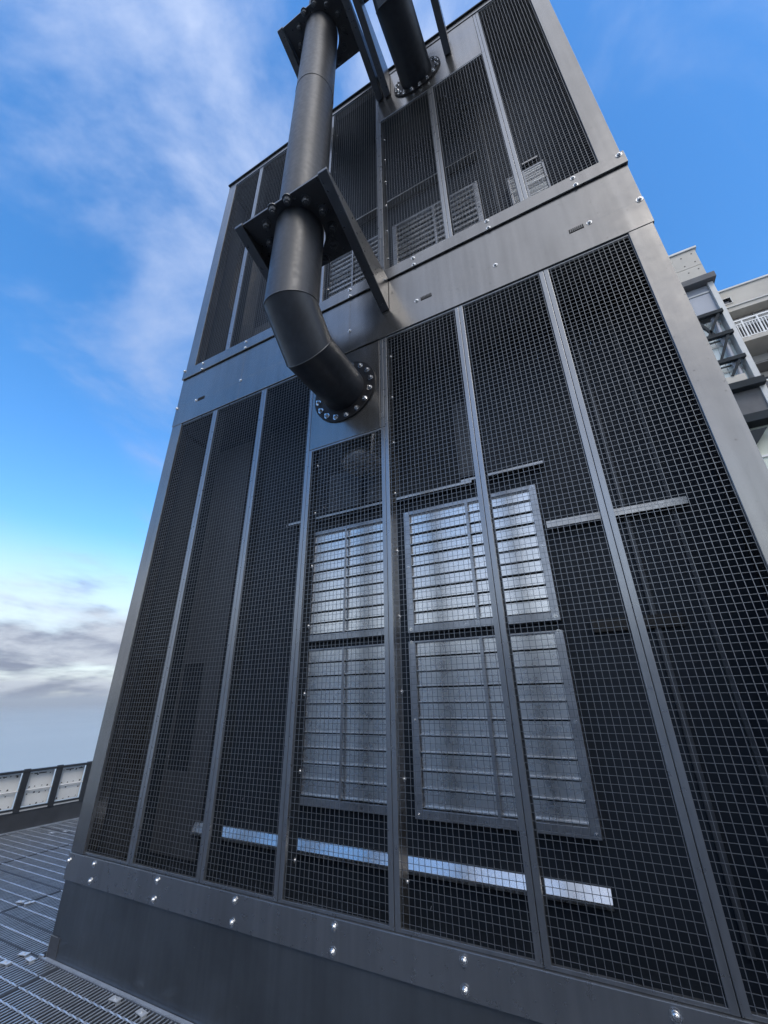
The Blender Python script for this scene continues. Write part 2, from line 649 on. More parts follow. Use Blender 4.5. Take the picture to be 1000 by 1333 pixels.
def bolt(x, z, y, parent, me=BOLT, s=1.0):
    o = obj('bolt', me, M['bolt'], parent, loc=(x, y, z), rot=(0, random.uniform(0, 6.28), 0))
    if s != 1:
        o.scale = (s, s, s)
    return o


# skirt
b = MB()
b.box(XL, XR, 0.0, 0.06, -0.3, 0.392)
skirt = b.build('skirt_panel', M['skirt'], tower, bevel=0.002)
b = MB()
b.box(XL - 0.004, XL + 0.10, -0.004, 0.03, -0.02, 0.105)
b.build('corner_patch', M['kick'], tower, bevel=0.002)
b = MB()
b.box(XL - 0.0045, XL - 0.001, -0.0055, -0.0042, -0.02, 0.107)
b.box(XL - 0.001, XL + 0.075, -0.0055, -0.0042, 0.102, 0.107)
b.build('patch_edge', M['ledge'], tower)
# bottom rail
b = MB()
b.box(XL - 0.008, XR + 0.008, -0.012, 0.05, 0.396, 0.545)
rail = b.build('bottom_rail', M['frame'], tower, bevel=0.0025)
BX = [-3.352, -2.706, -2.064, -1.418, -0.776, -0.035 - 0.1, 0.49]
BX = [-3.352, -2.706, -2.064, -1.418, -0.776, -0.035, 0.60]
for x in BX:
    bolt(x, 0.516, -0.012, rail, s=1.15)
    bolt(x - 0.004, 0.426, -0.012, rail, s=1.15)
bolt(XL + 0.012, 0.50, -0.012, rail, s=1.15)

# corner posts (L-shaped: a face sheet over the outer screen stiles and a return)
for z0, z1 in ((0.547, 4.196), (4.985, 8.575)):
    for x0, x1, r0, r1 in ((XL, -3.510, XL, -3.546), (0.676, XR, 0.710, XR)):
        b = MB()
        b.box(x0, x1, -0.008, -0.0015, z0, z1)
        b.box(r0, r1, -0.0014, 0.12, z0, z1)
        b.build('corner_post', M['clad'], tower, bevel=0.002)

PITCH = 0.0295


def screen(x0, x1, z0, z1):
    st = 0.030
    b = MB()
    b.box(x0 + 0.0015, x0 + st, 0.0, 0.020, z0, z1)
    b.box(x1 - st, x1 - 0.0015, 0.0, 0.020, z0, z1)
    b.box(x0 + st, x1 - st, 0.001, 0.019, z0, z0 + 0.014)
    b.box(x0 + st, x1 - st, 0.001, 0.019, z1 - 0.014, z1)
    fr = b.build('screen_frame', M['frame'], tower, bevel=0.0015)
    w = MB()
    r = 0.00115
    rh = 0.00095 if z0 < 4 else 0.0007
    jz = random.uniform(0, PITCH)
    jx = random.uniform(0.25, 0.75) * PITCH
    x = x0 + st + jx
    # slight waviness: each wire is drawn in a few straight runs
    def wob(a, bb, i):
        return 0.0009 * math.sin(a * 3.1 + bb * 7.3 + i)
    while x < x1 - st:
        ph = random.uniform(0, 6)
        pts = []
        ns = 6
        tw = random.uniform(-0.0012, 0.0012)
        for i in range(ns + 1):
            z = z0 + (z1 - z0) * i / ns
            pts.append((x + tw + wob(z, x, ph), 0.0035, z))
        rr = [[(p[0] - r, p[1] - r, p[2]), (p[0] + r, p[1] - r, p[2]), (p[0] + r, p[1] + r, p[2]), (p[0] - r, p[1] + r, p[2])] for p in pts]
        w.rings(rr, (False, False), False)
        x += PITCH
    z = z0 + 0.014 + jz * 0.6 + 0.008
    while z < z1 - 0.014:
        ph = random.uniform(0, 6)
        tw = random.uniform(-0.0012, 0.0012)
        rr = []
        for i in range(4):
            x = x0 + st * 0.8 + (x1 - x0 - 1.6 * st) * i / 3
            zz = z + tw + wob(x, z, ph)
            rr.append([(x, 0.0062 - rh, zz - rh), (x, 0.0062 + rh, zz - rh), (x, 0.0062 + rh, zz + rh), (x, 0.0062 - rh, zz + rh)])
        w.rings(rr, (False, False), False)
        z += 0.031
    w.build('wire_mesh', M['wire'], fr, kind='stuff')
    # odd wire ends / clips that catch the light
    d = MB()
    for _ in range(4):
        x = random.uniform(x0 + 0.06, x1 - 0.06)
        z = random.uniform(z0 + 0.1, z1 - 0.3)
        a = random.uniform(-0.008, 0.008)
        d.bar((x, 0.001, z), (x + a, -0.001, z + random.uniform(0.006, 0.014)), 0.0025, 0.002)
    d.build('wire_clips', M['galvf'], fr, kind='stuff')
    return fr


Z0, Z1, Z2, Z3 = 0.547, 4.196, 4.985, 8.575
for i in range(7):
    screen(SEAM[i], SEAM[i + 1], Z0, 3.318 if i == 3 else Z1)
    screen(SEAM[i], SEAM[i + 1], Z2, 7.62 if i in (4, 5) else Z3)
# posts behind the screen joints
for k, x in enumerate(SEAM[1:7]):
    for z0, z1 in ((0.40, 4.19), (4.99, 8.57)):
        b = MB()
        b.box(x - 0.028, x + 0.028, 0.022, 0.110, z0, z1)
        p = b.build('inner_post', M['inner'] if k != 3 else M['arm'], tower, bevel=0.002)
        if k in (2, 3):
            z = z0 + 0.3
            while z < z1:
                o = obj('bolt', BOLT, M['bolt'], p, loc=(x + 0.028, 0.09, z), rot=(0, 0, R(90)))
                o.scale = (0.8,) * 3
                z += 0.42

# solid panels where the pipes enter
b = MB()
b.box(SEAM[3] + 0.003, SEAM[4] - 0.034, -0.001, 0.03, 3.322, 4.194)
b.build('blank_panel', M['clad'], tower, bevel=0.002)
b = MB()
b.box(SEAM[4] - 0.030, SEAM[4] - 0.0015, 0.0, 0.034, 3.322, 4.194)
b.build('blank_panel_stile', M['frame'], tower, bevel=0.0015)
b = MB()
b.box(SEAM[4] + 0.003, SEAM[6] - 0.032, -0.001, 0.03, 7.624, 8.573)
b.build('blank_panel', M['clad'], tower, bevel=0.002)
b = MB()
b.box(SEAM[6] - 0.029, SEAM[6] - 0.0015, 0.0, 0.034, 7.624, 8.573)
b.build('blank_panel_stile', M['frame'], tower, bevel=0.0015)

# band between the tiers: lower flashing, band sheets, upper rail
XS = [XL - 0.010, -2.706, -1.418, XR + 0.010]
for i in range(3):
    g0 = 0.0 if i == 0 else 0.0005
    g1 = 0.0 if i == 2 else 0.0005
    b = MB()
    b.box(XS[i] + g0, XS[i + 1] - g1, -0.010, 0.05, 4.20, 4.4385)
    fl = b.build('band_flashing', M['clad'], tower, bevel=0.002)
    b = MB()
    b.box(XS[i] + (0.004 if i == 0 else g0), XS[i + 1] - 0.004 if i == 2 else XS[i + 1] - g1, -0.007, 0.05, 4.441, 4.838)
    b.build('band_sheet', M['clad'], tower, bevel=0.002)
    for x in [-3.35, -2.706, -2.062, -1.418, -0.781, -0.142, 0.498]:
        if XS[i] <= x + 1e-6 < XS[i + 1]:
            bolt(x, 4.438, -0.010, fl)
    for x in (XL + 0.006, XR - 0.014):
        if XS[i] <= x < XS[i + 1]:
            bolt(x, 4.442, -0.010, fl, s=1.2)
    for x, sg in ((-3.35, 1), (-2.062, 1), (-0.781, 1), (0.498, -1)):
        if XS[i] <= x < XS[i + 1]:
            w = MB()
            c = x + sg * 0.083
            w.box(c - 0.047, c + 0.047, -0.0135, -0.0102, 4.418, 4.4215)
            for q in range(8):
                xx = c - 0.042 + q * 0.012
                w.box(xx - 0.0035, xx + 0.0035, -0.0145, -0.0102, 4.4215, 4.452)
            w.build('weep_vent', M['black'], tower)
b = MB()
b.box(XL - 0.014, XR + 0.014, -0.024, 0.05, 4.846, 4.98)
ur = b.build('upper_rail', M['clad'], tower, bevel=0.0025)
for x in [-3.348, -2.703, -2.062, -1.418, -0.781, -0.142, 0.492]:
    bolt(x, 4.948, -0.024, ur)
    bolt(x + 0.003, 4.862, -0.024, ur)
bolt(XL + 0.006, 4.965, -0.024, ur, s=1.2)
bolt(XR - 0.02, 4.948, -0.024, ur, s=1.2)
b = MB()
b.box(XL, XR, -0.002, 0.05, 4.8385, 4.8455)
b.build('shadow_gap', M['black'], tower)

# roof edge
b = MB()
b.box(XL - 0.006, XR + 0.006, -0.008, 0.08, 8.578, 8.664)
rf = b.build('roof_flashing', M['clad'], tower, bevel=0.002)
b = MB()
b.box(XL - 0.022, XR + 0.022, -0.026, DEPTH + 0.03, 8.667, 8.692)
cap = b.build('roof_cap', M['steel'], tower, bevel=0.002)
x = XL + 0.3
while x < XR:
    obj('roof_clip', CLIP, M['galvf'], cap, loc=(x, -0.008, 8.69), rot=(0, 0, 0))
    x += 0.641

# sides, back, inner floor
b = MB()
for z0, z1 in ((-0.3, 4.84), (4.85, 8.665)):
    b.box(XR - 0.02, XR, 0.122, DEPTH, z0, z1)
b.build('side_panel', M['clad'], tower)
b = MB()
for z0, z1 in ((-0.3, 4.84), (4.85, 8.665)):
    b.box(XL, XL + 0.02, 0.122, DEPTH, z0, z1)
b.build('side_panel', M['clad'], tower)
b = MB()
b.box(XL + 0.021, XR - 0.021, DEPTH - 0.03, DEPTH, -0.3, 8.665)
b.build('back_panel', M['clad'], tower)
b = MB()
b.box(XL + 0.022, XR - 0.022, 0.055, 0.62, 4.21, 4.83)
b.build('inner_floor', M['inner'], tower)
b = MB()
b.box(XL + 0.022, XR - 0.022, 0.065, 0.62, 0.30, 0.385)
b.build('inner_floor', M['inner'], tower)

# inner wall, set back behind the screens
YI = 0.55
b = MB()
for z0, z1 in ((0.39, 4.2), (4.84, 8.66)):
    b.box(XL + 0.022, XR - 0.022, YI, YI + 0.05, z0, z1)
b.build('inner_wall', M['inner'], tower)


def louvre(x0, x1, z0, z1, xm, nb=10, fr=0.05, tilt=0.012, top=0.05):
    b = MB()
    y0, y1 = 0.475, 0.55
    b.box(x0 - fr, x0, y0, y1, z0 - fr, z1 + top)
    b.box(x1, x1 + fr, y0, y1, z0 - fr, z1 + top)
    b.box(x0, x1, y0 + 0.002, y1, z0 - fr, z0)
    b.box(x0, x1, y0 + 0.002, y1, z1, z1 + top)
    f = b.build('louvre_frame', M['galvf'], tower, bevel=0.002)
    ph = (z1 - z0) / nb
    for i in range(nb):
        a = z0 + i * ph
        t = tilt * random.uniform(0.7, 1.3)
        s = MB()
        s.hexa([(x0 + 0.003, 0.500 - t, a + 0.014), (x1 - 0.003, 0.500 - t, a + 0.014), (x1 - 0.003, 0.503 - t, a + 0.014), (x0 + 0.003, 0.503 - t, a + 0.014)],
               [(x0 + 0.003, 0.500 + t, a + ph), (x1 - 0.003, 0.500 + t, a + ph), (x1 - 0.003, 0.503 + t, a + ph), (x0 + 0.003, 0.503 + t, a + ph)])
        s.box(x0 + 0.003, x1 - 0.003, 0.480 - t, 0.4995 - t, a + 0.009, a + 0.0145)
        s.build('blade', M['galv'], f)
    c = MB()
    c.box(xm - 0.009, xm + 0.009, 0.470, 0.482, z0, z1)
    c.build('centre_bar', M['galvf'], f)
    for zz in (z0 - fr / 2, (z0 + z1) / 2, z1 + top / 2):
        for xx in (x0 - fr / 2, x1 + fr / 2):
            o = obj('bolt', BOLT, M['bolt'], f, loc=(xx, y0, zz))
            o.scale = (0.6,) * 3
    return f


for x0, x1, xm in ((-2.05, -1.36, -1.715), (-1.14, -0.242, -0.686)):
    louvre(x0, x1, 1.962, 2.80, xm, 10, 0.048, 0.0005, 0.03)
    louvre(x0, x1, 0.905, 1.845, xm, 10, 0.048, -0.0005, 0.012)
    louvre(x0, x1, 5.60, 6.42, xm, 10, 0.048, 0.002, 0.03)
louvre(0.105, 0.41, 5.70, 6.19, 0.24, 12, 0.02, 0.006, 0.02)


def ledge(x0, x1, z, out, t=0.018, y=YI, mat='ledge', drop=0.05):
    b = MB()
    b.prism([(y, z + 0.02), (y - out, z), (y - out, z - t), (y - out + 0.006, z - t), (y - out + 0.006, z - 0.006), (y, z + 0.012)], 'x', x0, x1)
    return b.build('ledge', M[mat], tower)


def ring_pts0(c, r, n=24):
    c = Vector(c)
    t = (c.z - 3.785) / -0.485
    d = Vector((0, 1 - t, -1.2 * t)).normalized()
    a = Vector((1, 0, 0)) - d * d.x
    a.normalize()
    e = d.cross(a)
    return [c + a * r * math.cos(2 * math.pi * i / n) + e * r * math.sin(2 * math.pi * i / n) for i in range(n)]


ledge(-2.33, -0.62, 2.965, 0.09)
ledge(-0.70, -0.115, 2.985, 0.09, 0.02)
ledge(-0.17, 0.60, 2.545, 0.07, 0.045, drop=0.08)
ledge(-2.33, -0.58, 6.95, 0.09)
ledge(-0.50, -0.15, 6.95, 0.09)
ledge(0.25, 0.40, 6.37, 0.05, 0.02)
# bright sloped sill near the floor
b = MB()
b.prism([(YI, 0.660), (YI - 0.02, 0.660), (YI - 0.048, 0.608), (YI - 0.052, 0.608), (YI - 0.052, 0.588), (YI - 0.047, 0.588), (YI - 0.02, 0.645), (YI, 0.645)], 'x', -3.06, -0.205)
b.build('sill_flashing', M['galv'], tower)
# dark slot and door-like seams in the inner wall
b = MB()
b.box(-0.04, 0.41, YI - 0.03, YI - 0.001, 1.835, 1.905)  # solid black block, paints the darkness of the slot opening
b.build('slot_dark_block', M['black'], tower)
for x0, x1, z0, z1 in ((-1.95, -1.62, 3.02, 3.40), (-1.55, -1.25, 3.02, 3.42), (-0.72, -0.60, 3.05, 3.75), (0.27, 0.30, 0.5, 4.1), (0.52, 0.54, 0.5, 4.1), (-0.06, -0.03, 4.9, 8.4), (0.42, 0.436, 5.0, 8.4)):
    b = MB()
    b.box(x0, x1, YI - 0.02, YI - 0.001, z0, z1)
    b.build('lining_strip', M['lining'], tower, bevel=0.002)
# duct end seen above the ledge
b = MB()
b.rings([ring_pts0(q, 0.17) for q in ((-1.44, 0.06, 3.785), (-1.44, 0.13, 3.77), (-1.44, 0.20, 3.70), (-1.44, 0.25, 3.58), (-1.44, 0.27, 3.42), (-1.44, 0.27, 3.23))], (True, True))
b.build('small_duct', M['galv'], tower)
# linings at the left end with dark openings
for x0, x1, z0, z1 in ((-3.62, -3.50, 0.42, 4.15), (-3.235, -3.02, 0.42, 4.15), (-3.50, -3.236, 1.82, 4.15), (-3.50, -3.236, 0.42, 0.97),
                       (-3.62, -3.30, 5.0, 8.5), (-3.28, -2.9, 5.0, 6.0), (-2.86, -2.4, 5.0, 8.5)):
    b = MB()
    b.box(x0, x1, YI - 0.012, YI - 0.001, z0, z1)
    b.build('lining_panel', M['lining'], tower)
for y0, y1, z0, z1 in ((0.13, 0.18, 0.42, 4.15), (0.39, 0.53, 0.42, 4.15), (0.182, 0.388, 1.86, 4.15), (0.182, 0.388, 0.42, 0.93), (0.13, 0.53, 5.0, 6.4), (0.13, 0.33, 6.4, 8.5)):
    b = MB()
    b.box(XL + 0.021, XL + 0.034, y0, y1, z0, z1)
    b.build('lining_panel', M['lining'], tower)

# ------------------------------------------------------------------ pipes and brackets
def ring_pts(c, d, r, n, nrm=None):
    """circle swept along d, cut by a plane through c with normal nrm"""
    c, d = Vector(c), Vector(d).normalized()
    nrm = d if nrm is None else Vector(nrm).normalized()
    a = Vector((1, 0, 0))
    bb = d.cross(a).normalized()
    out = []
    for i in range(n):
        t = 2 * math.pi * i / n
        p = a * math.cos(t) * r + bb * math.sin(t) * r
        p = p - d * (p.dot(nrm) / d.dot(nrm))
        out.append(c + p)
    return out


def seam_ring(pts, r):
    b = MB()
    n = len(pts)
    c = sum(pts, Vector()) / n
    rings = []
    for p in pts:
        u = (p - c).normalized()
        rings.append(None)
    vs, fs = [], []
    nx = (pts[1] - pts[0]).cross(pts[n // 3] - pts[0]).normalized()
    for i, p in enumerate(pts):
        u = (p - c).normalized()
        for k in range(4):
            t = k * math.pi / 2 + math.pi / 4
            vs.append(p + u * math.cos(t) * r + nx * math.sin(t) * r)
    for i in range(n):
        j = (i + 1) % n
        for k in range(4):
            l = (k + 1) % 4
            fs.append((i * 4 + k, j * 4 + k, j * 4 + l, i * 4 + l))
    b.add(vs, fs, True)
    return b


def vent_pipe(xc, zc, y_ax, a, ztop, seams, label, brz):
    r = 0.185
    n = 48
    t = thing('vent_pipe', (xc, 0, zc), label, 'pipe', 'black vent pipes on the tower front')
    dz, dy = Vector((0, 0, 1)), Vector((0, 1, 0))
    dm = Vector((0, 1, -1)).normalized()
    A = Vector((xc, y_ax, zc + a))
    B = Vector((xc, y_ax + a, zc))
    F = Vector((xc, -0.013, zc))
    rA = ring_pts(A, -dz, r, n, (-dz + dm))
    rB = ring_pts(B, dm, r, n, dm + dy)
    # ring sets for each straight run, so each is its own shell
    b = MB()
    b.rings([ring_pts(B, dy, r, n, dm + dy), ring_pts(F, dy, r, n)], (False, False))
    b.build('horizontal_section', M['pipe'], t)
    b = MB()
    b.rings([ring_pts(A, dm, r, n, -dz + dm), ring_pts(B, dm, r, n, dm + dy)], (False, False))
    el = b.build('elbow_section', M['pipe'], t)
    sb = MB()
    ls = []
    for P0, nn in ((A, -dz + dm), (B, dm + dy)):
        q = ring_pts(P0, dm, r, n, nn)
        ls.append(min(q, key=lambda p: (p - P0).dot(Vector((-0.72, -0.45, -0.45)).normalized()) * -1))
    sb.bar(ls[0], ls[1], 0.006, 0.006)
    sb.build('long_seam', M['arm'], el)
    zs = [zc + a] + seams + [ztop]
    for i in range(len(zs) - 1):
        b = MB()
        top = ring_pts((xc, y_ax, zs[i + 1]), -dz, r, n)
        bot = ring_pts((xc, y_ax, zs[i]), -dz, r, n, (-dz + dm) if i == 0 else None)
        b.rings([top, bot], (i == len(zs) - 2, False))
        b.build('vertical_section', M['pipe'], t)
        if i:
            seam_ring(ring_pts((xc, y_ax, zs[i]), dz, r, n), 0.004).build('weld_seam', M['pipe'], t)
    seam_ring(rA, 0.0045).build('weld_seam', M['arm'], t)
    seam_ring(rB, 0.0045).build('weld_seam', M['arm'], t)
    b = MB()
    R_ = 0.288
    b.rings([ring_pts((xc, -0.0145, zc), dy, R_, 40), ring_pts((xc, -0.0012, zc), dy, R_, 40)], (True, True), False)
    fl = b.build('wall_flange', M['ring'], t, bevel=0.002)
    for k in range(16):
        q = 2 * math.pi * (k + 0.3) / 16
        o = obj('bolt', HEX, M['bolt'], fl, loc=(xc + 0.25 * math.cos(q), -0.0145, zc + 0.25 * math.sin(q)), rot=(0, random.uniform(0, 6), 0))
        o.scale = (0.9,) * 3
    return t


def bracket(xc, y_ax, ztop, label, depth=0.385, tip=-0.955, plate=(-0.945, -0.385), hw=0.43):
    t = thing('pipe_bracket', (xc, 0, ztop), label, 'bracket', 'steel brackets holding the vent pipes')
    for s in (-1, 1):
        x0, x1 = (xc - hw, xc - hw + 0.075) if s < 0 else (xc + hw - 0.075, xc + hw)
        b = MB()
        b.prism([(-0.0125, ztop), (tip, ztop), (tip, ztop - 0.03), (-0.0125, ztop - depth)], 'x', x0, x1)
        am = b.build('arm', M['arm'], t, bevel=0.004)
        o = obj('bolt', HEX, M['dbolt'], am, loc=(x1 if s > 0 else x0, -0.08, ztop - 0.1), rot=(0, 0, R(90) if s > 0 else R(-90)))
        o.scale = (0.5,) * 3
    b = MB()
    n = 48
    # square plate with a round hole for the pipe
    y0, y1 = plate
    px0, px1 = xc - hw + 0.077, xc + hw - 0.077
    cy = y_ax
    r = 0.19
    inner, outer = [], []
    for i in range(n):
        q = 2 * math.pi * i / n
        c, s_ = math.cos(q), math.sin(q)
        inner.append((xc + r * c, cy + r * s_))
        k = min((px1 - xc) / abs(c) if abs(c) > 1e-6 else 9e9, ((y1 - cy) / s_ if s_ > 1e-6 else ((y0 - cy) / s_ if s_ < -1e-6 else 9e9)))
        outer.append((xc + k * c, cy + k * s_))
    # exact corners
    for cx_, cy_ in ((px0, y0), (px1, y0), (px0, y1), (px1, y1)):
        j = min(range(n), key=lambda i: (outer[i][0] - cx_) ** 2 + (outer[i][1] - cy_) ** 2)
        outer[j] = (cx_, cy_)
    th = 0.022
    zt, zb = ztop - 0.002, ztop - th
    vs = [(x, y, zb) for x, y in inner] + [(x, y, zb) for x, y in outer] + [(x, y, zt) for x, y in inner] + [(x, y, zt) for x, y in outer]
    fs = []
    for i in range(n):
        j = (i + 1) % n
        fs += [(i, j, n + j, n + i), (2 * n + i, 3 * n + i, 3 * n + j, 2 * n + j), (n + i, n + j, 3 * n + j, 3 * n + i), (i, 2 * n + i, 2 * n + j, j)]
    b.add(vs, fs)
    pl = b.build('plate', M['arm'], t)
    for k in range(12):
        q = 2 * math.pi * (k + 0.5) / 12
        obj('bolt', PBOLT, M['dbolt'], pl, loc=(xc + 0.262 * math.cos(q), cy + 0.262 * math.sin(q) * 0.98, zb), rot=(R(90), 0, 0))
    return t


vent_pipe(-1.455, 3.785, -0.70, 0.215, 10.6, [6.95], 'black vent pipe with long vertical run entering the lower blank panel', None)
vent_pipe(-0.59, 8.05, -0.90, 0.26, 10.6, [], 'black vent pipe entering the blank panel at the roof edge', None)
bracket(-1.46, -0.68, 4.865, 'dark steel bracket on the band halfway up, around the lower end of the long pipe')
bracket(-1.46, -0.68, 8.47, 'dark steel bracket around the long pipe near the top left of the tower')
bracket(-0.585, -0.93, 8.60, 'dark bracket arms of the short pipe ending on the blank panel under the roof', 0.55, -1.24, (-1.22, -0.64), 0.415)

# ------------------------------------------------------------------ added wall behind the camera, there for the lower louvres to reflect
pw = thing('added_reflect_wall', (-2, -4.3, 0), 'added white wall behind the camera that the lower louvres reflect', 'wall')
for i in range(11):
    b = MB()
    b.box(-8.0 + i * 1.1, -8.0 + i * 1.1 + 1.09, -4.36, -4.30, -0.5, 2.40)
    b.build('wall_panel', M['whitep'], pw, bevel=0.004)
b = MB()
b.box(-8.02, 4.12, -4.38, -4.28, 2.402, 2.45)
b.build('reflect_wall_cap', M['frame'], pw, bevel=0.004)

# ------------------------------------------------------------------ railing at the deck edge
K0 = Vector((-7.238, 1.205, 0))
KD = Vector((0.1046, 0.9945, 0))
KN = Vector((0.9945, -0.1046, 0))      # towards the deck
bal = thing('railing', K0, 'low dark railing with white spotted panels at the left edge of the deck', 'railing')


def kp(s, d, z):
    return K0 + KD * s + KN * d + Vector((0, 0, z))


def kbox(b, s0, s1, d0, d1, z0, z1):
    return b.hexa([kp(s0, d0, z0), kp(s1, d0, z0), kp(s1, d1, z0), kp(s0, d1, z0)], [kp(s0, d0, z1), kp(s1, d0, z1), kp(s1, d1, z1), kp(s0, d1, z1)])


S0, S1 = -3.4, 3.1
kb = MB()
kbox(kb, S0, S1, -0.03, 0.0, -0.2, 0.215)
kb.build('kick_plate', M['kick'], bal, bevel=0.003)
kb = MB()
kbox(kb, S0, S1, -0.02, 0.045, 0.0, 0.008)
kb.build('base_angle', M['grate'], bal)
kb = MB()
kbox(kb, S0, S1, -0.035, 0.012, 0.217, 0.232)
kb.build('sill_trim', M['trim'], bal)
kb = MB()
kbox(kb, S0, S1, -0.03, 0.0, 0.234, 0.256)
kb.build('bottom_bar', M['rail'], bal)
kb = MB()
kbox(kb, S0, S1, -0.04, 0.02, 0.660, 0.690)
kb.build('top_rail', M['rail'], bal, bevel=0.004)
s = 0.093 - 0.382 * 9
kk = 0
cable = MB()
cable.tube(kp(S0, -0.018, 0.447), kp(S1, -0.018, 0.447), 0.008, 8)
cable.build('cable', M['whitep'], bal)
while s < S1:
    if s > S0:
        b = MB()
        kbox(b, s - 0.036, s + 0.036, -0.018, 0.014, 0.21, 0.700)
        b.build('post', M['rail'], bal, bevel=0.003)
        b = MB()
        kbox(b, s + 0.04, s + 0.382 - 0.04, -0.052, -0.042, 0.262, 0.652)
        pn = b.build('infill_panel', M['white'], bal, bevel=0.002)
        h = MB()
        for row in (0.28, 0.405, 0.475, 0.625):
            for c in range(4):
                if random.random() < 0.2:
                    continue
                cs = s + 0.08 + c * 0.075 + random.uniform(-0.012, 0.012)
                cz = row + random.uniform(-0.01, 0.01)
                q = random.uniform(0.005, 0.012)
                h.hexa([kp(cs - q, -0.0415, cz - q), kp(cs + q, -0.0415, cz - q * 0.6), kp(cs + q, -0.044, cz - q * 0.6), kp(cs - q, -0.044, cz - q)],
                       [kp(cs - q * 0.5, -0.0415, cz + q), kp(cs + q * 0.8, -0.0415, cz + q * 0.7), kp(cs + q * 0.8, -0.044, cz + q * 0.7), kp(cs - q * 0.5, -0.044, cz + q)])
        for q in range(3):
            cs = s + 0.09 + random.uniform(0, 0.2)
            kbox(h, cs, cs + random.uniform(0.02, 0.06), -0.0415, -0.044, 0.622, 0.634)
        h.build('stain_spots', M['spot'], pn, kind='stuff')
    s += 0.382

# ------------------------------------------------------------------ buildings behind, right
YB = 16.0
GZ = -0.55
st = thing('stair_tower', (6.8, YB, GZ), 'pale concrete stair tower with glass wall and dark steel bracing behind the plant tower', 'building')
BX0 = 4.2
b = MB()
b.box(BX0, 7.74, YB, YB + 4, 19.79, 20.86)
blk = b.build('concrete_panel', M['conc'], st, bevel=0.01)
b = MB()
b.box(BX0, 7.74, YB, YB + 4, 18.86, 19.77)
blk2 = b.build('concrete_panel', M['conc'], st, bevel=0.01)
hm = MB()
hm.tube((0, 0.01, 0), (0, -0.006, 0), 0.035, 8)
HOLE = hm.mesh('tie_hole')
HOLE.materials.append(M['spot'])
for x, z in ((7.55, 20.62), (7.12, 20.55), (6.72, 20.5), (7.55, 20.05), (7.12, 19.98), (6.7, 19.95)):
    obj('tie_hole', HOLE, M['spot'], blk, loc=(x, YB, z))
for x, z in ((7.55, 19.55), (7.15, 19.5), (6.7, 19.5), (7.55, 19.05), (7.15, 19.0), (6.7, 18.95)):
    obj('tie_hole', HOLE, M['spot'], blk2, loc=(x, YB, z))
b = MB()
b.box(BX0, 7.82, YB - 0.07, YB + 4.05, 20.87, 20.99)
b.build('coping', M['trim'], st, bevel=0.01)
b = MB()
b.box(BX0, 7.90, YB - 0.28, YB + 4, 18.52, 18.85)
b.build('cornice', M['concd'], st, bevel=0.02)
b = MB()
b.box(7.58, 7.78, YB - 0.05, YB + 4, GZ, 18.51)
b.build('corner_column', M['trim'], st, bevel=0.01)
# glass wall behind the bracing
zl = [18.5, 16.75, 15.45, 14.06, 12.78]
b = MB()
b.box(BX0, 7.57, YB + 0.10, YB + 0.14, 16.80, 18.5)
b.build('glass_panel', M['glassd'], st)
b = MB()
b.box(BX0, 7.57, YB + 0.06, YB + 0.10, 18.05, 18.12)
b.build('transom', M['trim'], st)
for z0, z1 in ((15.5, 16.6), (14.1, 15.4), (13.2, 14.0)):
    for x0, x1 in ((BX0, 6.3), (6.32, 7.05), (7.07, 7.57)):
        b = MB()
        b.box(x0, x1, YB + 0.36, YB + 0.40, z0, z1)
        b.build('glass_panel', M['glass'], st)
    b = MB()
    b.box(BX0, 7.57, YB + 0.32, YB + 0.36, z1 - 0.28, z1 - 0.2)
    b.build('transom', M['trim'], st)
b = MB()
b.box(BX0, 7.575, YB + 0.55, YB + 4, GZ, 18.5)
b.build('core_wall', M['panelg'], st)
for z in (16.68, 15.43, 14.06):
    b = MB()
    b.box(BX0, 7.62, YB - 0.14, YB + 0.05, z - 0.09, z + 0.09)
    b.build('steel_beam', M['steel'], st, bevel=0.01)
for (xa, za), (xb, zb) in (((7.45, 16.6), (6.80, 15.5)), ((7.42, 15.35), (6.84, 14.15)), ((7.42, 13.98), (6.95, 13.25)), ((6.6, 16.6), (7.0, 15.5)), ((5.9, 16.6), (6.5, 15.5))):
    b = MB()
    b.bar((xa, YB - 0.05, za), (xb, YB - 0.05, zb), 0.10, 0.10, (0, 1, 0))
    b.build('brace', M['steel'], st)
b = MB()
b.tube((7.30, YB + 0.19, 13.28), (7.30, YB + 0.19, 16.6), 0.11, 16)
b.build('round_column', M['glassd'], st)
b = MB()
b.box(BX0, 7.36, YB - 0.05, YB + 0.45, 12.8, 13.26)
b.build('parapet', M['conc'], st, bevel=0.01)
b = MB()
b.box(BX0, 7.76, YB - 0.3, YB + 0.45, 12.47, 12.79)
b.build('ledge_slab', M['steel'], st, bevel=0.02)
b = MB()
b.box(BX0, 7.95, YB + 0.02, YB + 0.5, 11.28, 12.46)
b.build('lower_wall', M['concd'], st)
b = MB()
b.box(BX0, 7.95, YB - 0.25, YB + 0.5, 10.9, 11.27)
b.build('lower_beam', M['steel'], st, bevel=0.02)
b = MB()
b.box(BX0, 7.95, YB + 0.3, YB + 0.55, GZ, 10.89)
b.build('green_wall', M['green'], st)
b = MB()
b.prism([(6.3, 10.55), (7.19, 10.56), (6.76, 10.04), (6.3, 9.7)], 'y', YB - 0.2, YB + 0.28)
b.build('stair_gusset', M['steel'], st)
b = MB()
b.box(BX0, 7.95, YB + 0.24, YB + 0.29, 9.56, 9.64)
b.build('wall_rail', M['whitep'], st)
b = MB()
b.box(6.28, 6.62, YB - 0.1, YB + 0.28, 10.5, 10.89)
b.build('stair_stub', M['steel'], st)

